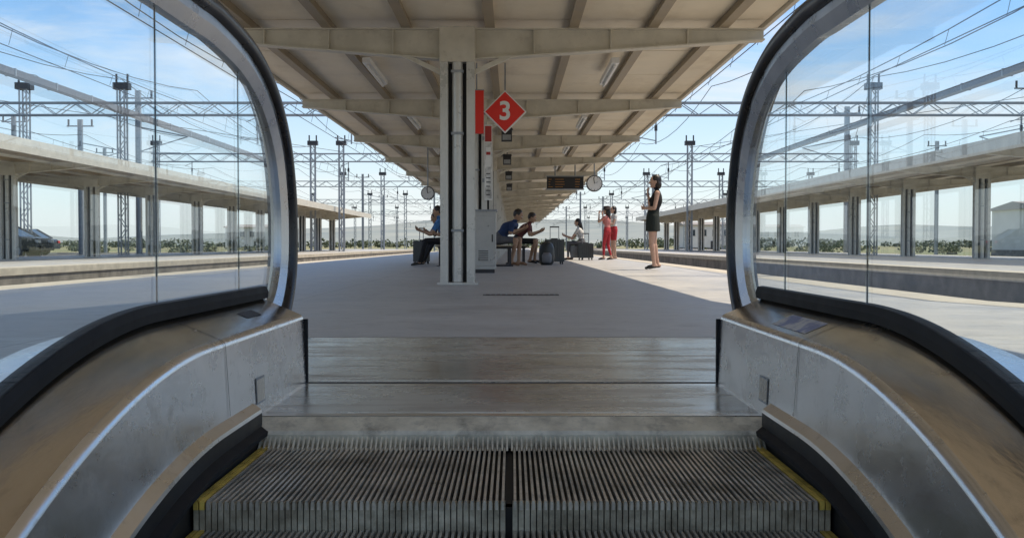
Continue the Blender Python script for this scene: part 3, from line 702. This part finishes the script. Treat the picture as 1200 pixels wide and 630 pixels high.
person('standing_woman',(2.58,18.0,0),172,1.0,dict(P=(.03,0,.95),C=(-.03,0,1.25),N=(-.05,0,1.43),H=(-.01,0,1.60),SL=(-.05,.155,1.38),SR=(-.04,-.155,1.38),
  ER=(.07,-.20,1.12),WR=(.115,-.06,1.35),palmR=(-1,0,.3),EL=(.0,.21,1.11),WL=(.17,.0,1.12),palmL=(-1,-.3,.2),
  HL=(.03,.08,.92),HR=(.03,-.08,.92),KL=(.05,.07,.50),KR=(.01,-.07,.50),AL=(.0,.07,.095),AR=(-.06,-.08,.095),TL=(.15,.09,.035),TR=(.09,-.10,.035),look=(1,.08,-.05)),
  dict(skin=skin,top=blk,bottom=grn,shoe=shoe),sleeve=0,leg=.1,skirt=.25,hair='bob',voxel=.010)
person('standing_woman',(2.84,29.6,0),150,.93,dict(ER=(.20,-.20,1.24),WR=(.22,-.10,1.47),palmR=(-1,0,0),EL=(.22,.18,1.22),WL=(.26,.07,1.45),palmL=(-1,0,0),AL=(.08,.10,.085),TL=(.24,.12,.03),AR=(-.1,-.1,.085),TR=(.06,-.12,.03),KL=(.08,.09,.49)),
  dict(skin=skin,top=pnk,bottom=redc,shoe=shoe),sleeve=.5,leg=1.8,hair='long',hat=hatm)
person('standing_woman',(3.14,30.6,0),195,.97,dict(EL=(.10,.2,1.12),WL=(.28,.1,1.14)),
  dict(skin=skin,top=wht,bottom=redc,shoe=shoeb),sleeve=.4,leg=.7,hair='bob',item='bag')
def seat(lean,hz=.55,knee=.44,foot=.0,spread=.1,elb=True,head=(1,0,-.3)):
    P=Vector((0,0,hz)); u=Vector((math.sin(R(lean)),0,math.cos(R(lean))))
    C=P+u*.31; u2=Vector((math.sin(R(lean+12)),0,math.cos(R(lean+12)))); N=C+u2*.18; H=N+Vector((math.sin(R(lean*.6)),0,math.cos(R(lean*.6))))*.165+Vector((.02,0,0))
    d=dict(P=P,C=C,N=N,H=H,SL=N+Vector((0,.175,-.05)),SR=N+Vector((0,-.175,-.05)),HL=(.0,.09,hz-.02),HR=(.0,-.09,hz-.02),KL=(knee,spread+.06,hz+.0),KR=(knee,-spread-.06,hz-.02),
      AL=(knee+foot,spread+.06,.085),AR=(knee+foot-.08,-spread-.04,.085),TL=(knee+foot+.16,spread+.08,.03),TR=(knee+foot+.08,-spread-.06,.03),look=head)
    if elb:
        d.update(EL=Vector((knee-.12,spread+.06,hz+.13)),ER=Vector((knee-.12,-spread-.06,hz+.13)),WL=Vector((knee+.1,.06,hz+.2)),WR=Vector((knee+.1,-.06,hz+.22)),palmL=(0,-.5,1),palmR=(0,.5,1))
    return d
person('seated_man',(-1.42,21.5,0),190,1.0,seat(14,knee=.46,foot=.14,head=(1,0,-.25)),dict(skin=skin2,top=blu,bottom=blk,shoe=shoe),sleeve=.7,leg=2,female=False,heavy=1.08)
person('seated_woman',(-1.44,23.3,0),200,1.0,seat(34,knee=.44,foot=.25,head=(1,0,-.5)),dict(skin=skin2,top=gry,bottom=blk,shoe=shoe),sleeve=.7,leg=2,hair='long')
person('seated_man',(-.30,21.4,0),-14,1.04,seat(40,knee=.42,foot=-.02,head=(1,0,-.6)),dict(skin=skin2,top=nav,bottom=gry,shoe=shoeb),sleeve=.8,leg=.9,female=False,heavy=1.2)
person('seated_man',(.10,23.9,0),-8,1.02,seat(34,knee=.46,foot=-.04,head=(1,0,-.5)),dict(skin=skin2,top=brn,bottom=blk,shoe=shoe),sleeve=.6,leg=.95,female=False,item='phone')
person('seated_woman',(2.14,30.4,-.02),170,.97,seat(8,hz=.56,knee=.42,head=(1,0,-.2)),dict(skin=skin,top=wht,bottom=gry,shoe=shoe),sleeve=.5,leg=1.9,hair='long')
# ------------------------------------------------------------------ sky, sun, camera
az=R(80); el=R(65)
w=bpy.data.worlds.new('World'); scene.world=w; w.use_nodes=True; nt=w.node_tree;N=nt.nodes;L=nt.links
bg=N['Background']; bg.inputs[1].default_value=.15
sky=N.new('ShaderNodeTexSky'); sky.sky_type='NISHITA'; sky.sun_disc=False; sky.sun_elevation=el; sky.sun_rotation=az; sky.air_density=1.0; sky.dust_density=.3; sky.ozone_density=3.0
hsv=N.new('ShaderNodeHueSaturation'); hsv.inputs['Saturation'].default_value=1.1; hsv.inputs['Value'].default_value=1.2; L.new(sky.outputs[0],hsv.inputs['Color'])
tc=N.new('ShaderNodeTexCoord'); mp=N.new('ShaderNodeMapping'); mp.inputs['Scale'].default_value=(1,1,4.0); mp.inputs['Rotation'].default_value=(0,.12,.4)
n=N.new('ShaderNodeTexNoise'); n.inputs['Scale'].default_value=3.4; n.inputs['Detail'].default_value=10; n.inputs['Roughness'].default_value=.62; n.inputs['Distortion'].default_value=.5
cr=N.new('ShaderNodeValToRGB'); cr.color_ramp.elements[0].position=.47; cr.color_ramp.elements[0].color=(0,0,0,1); cr.color_ramp.elements[1].position=.70; cr.color_ramp.elements[1].color=(.9,.9,.9,1)
mx=N.new('ShaderNodeMixRGB'); mx.inputs[2].default_value=(6.5,6.5,6.6,1)
sx_=N.new('ShaderNodeSeparateXYZ'); L.new(tc.outputs['Generated'],sx_.inputs[0])
hz=N.new('ShaderNodeMapRange'); hz.inputs[1].default_value=0; hz.inputs[2].default_value=.20; hz.inputs[3].default_value=.8; hz.inputs[4].default_value=0; L.new(sx_.outputs['Z'],hz.inputs[0])
mh=N.new('ShaderNodeMixRGB'); mh.inputs[2].default_value=(5.4,5.8,6.2,1); L.new(hz.outputs[0],mh.inputs[0]); L.new(hsv.outputs[0],mh.inputs[1])
L.new(tc.outputs['Generated'],mp.inputs[0]); L.new(mp.outputs[0],n.inputs['Vector']); L.new(n.outputs['Fac'],cr.inputs[0]); L.new(cr.outputs[0],mx.inputs[0]); L.new(mh.outputs[0],mx.inputs[1]); L.new(mx.outputs[0],bg.inputs[0])
S_=Vector((math.sin(az)*math.cos(el),math.cos(az)*math.cos(el),math.sin(el)))
sl=bpy.data.lights.new('sun','SUN'); sl.energy=5; sl.angle=R(.5); sl.color=(1,.87,.68); so=bpy.data.objects.new('sun',sl); scene.collection.objects.link(so); so.rotation_euler=S_.to_track_quat('Z','Y').to_euler(); so.location=(20,-10,40)
cam=bpy.data.cameras.new('camera'); co=bpy.data.objects.new('camera',cam); scene.collection.objects.link(co); co.location=(0,0,.45)
cam.lens=36*1164/1200; cam.sensor_width=36; cam.clip_start=.02; cam.clip_end=12000
co.rotation_euler=(R(90)-math.atan(28/1164),0,0); scene.camera=co
scene.view_settings.view_transform='Standard'; scene.view_settings.look='None'; scene.view_settings.exposure=0
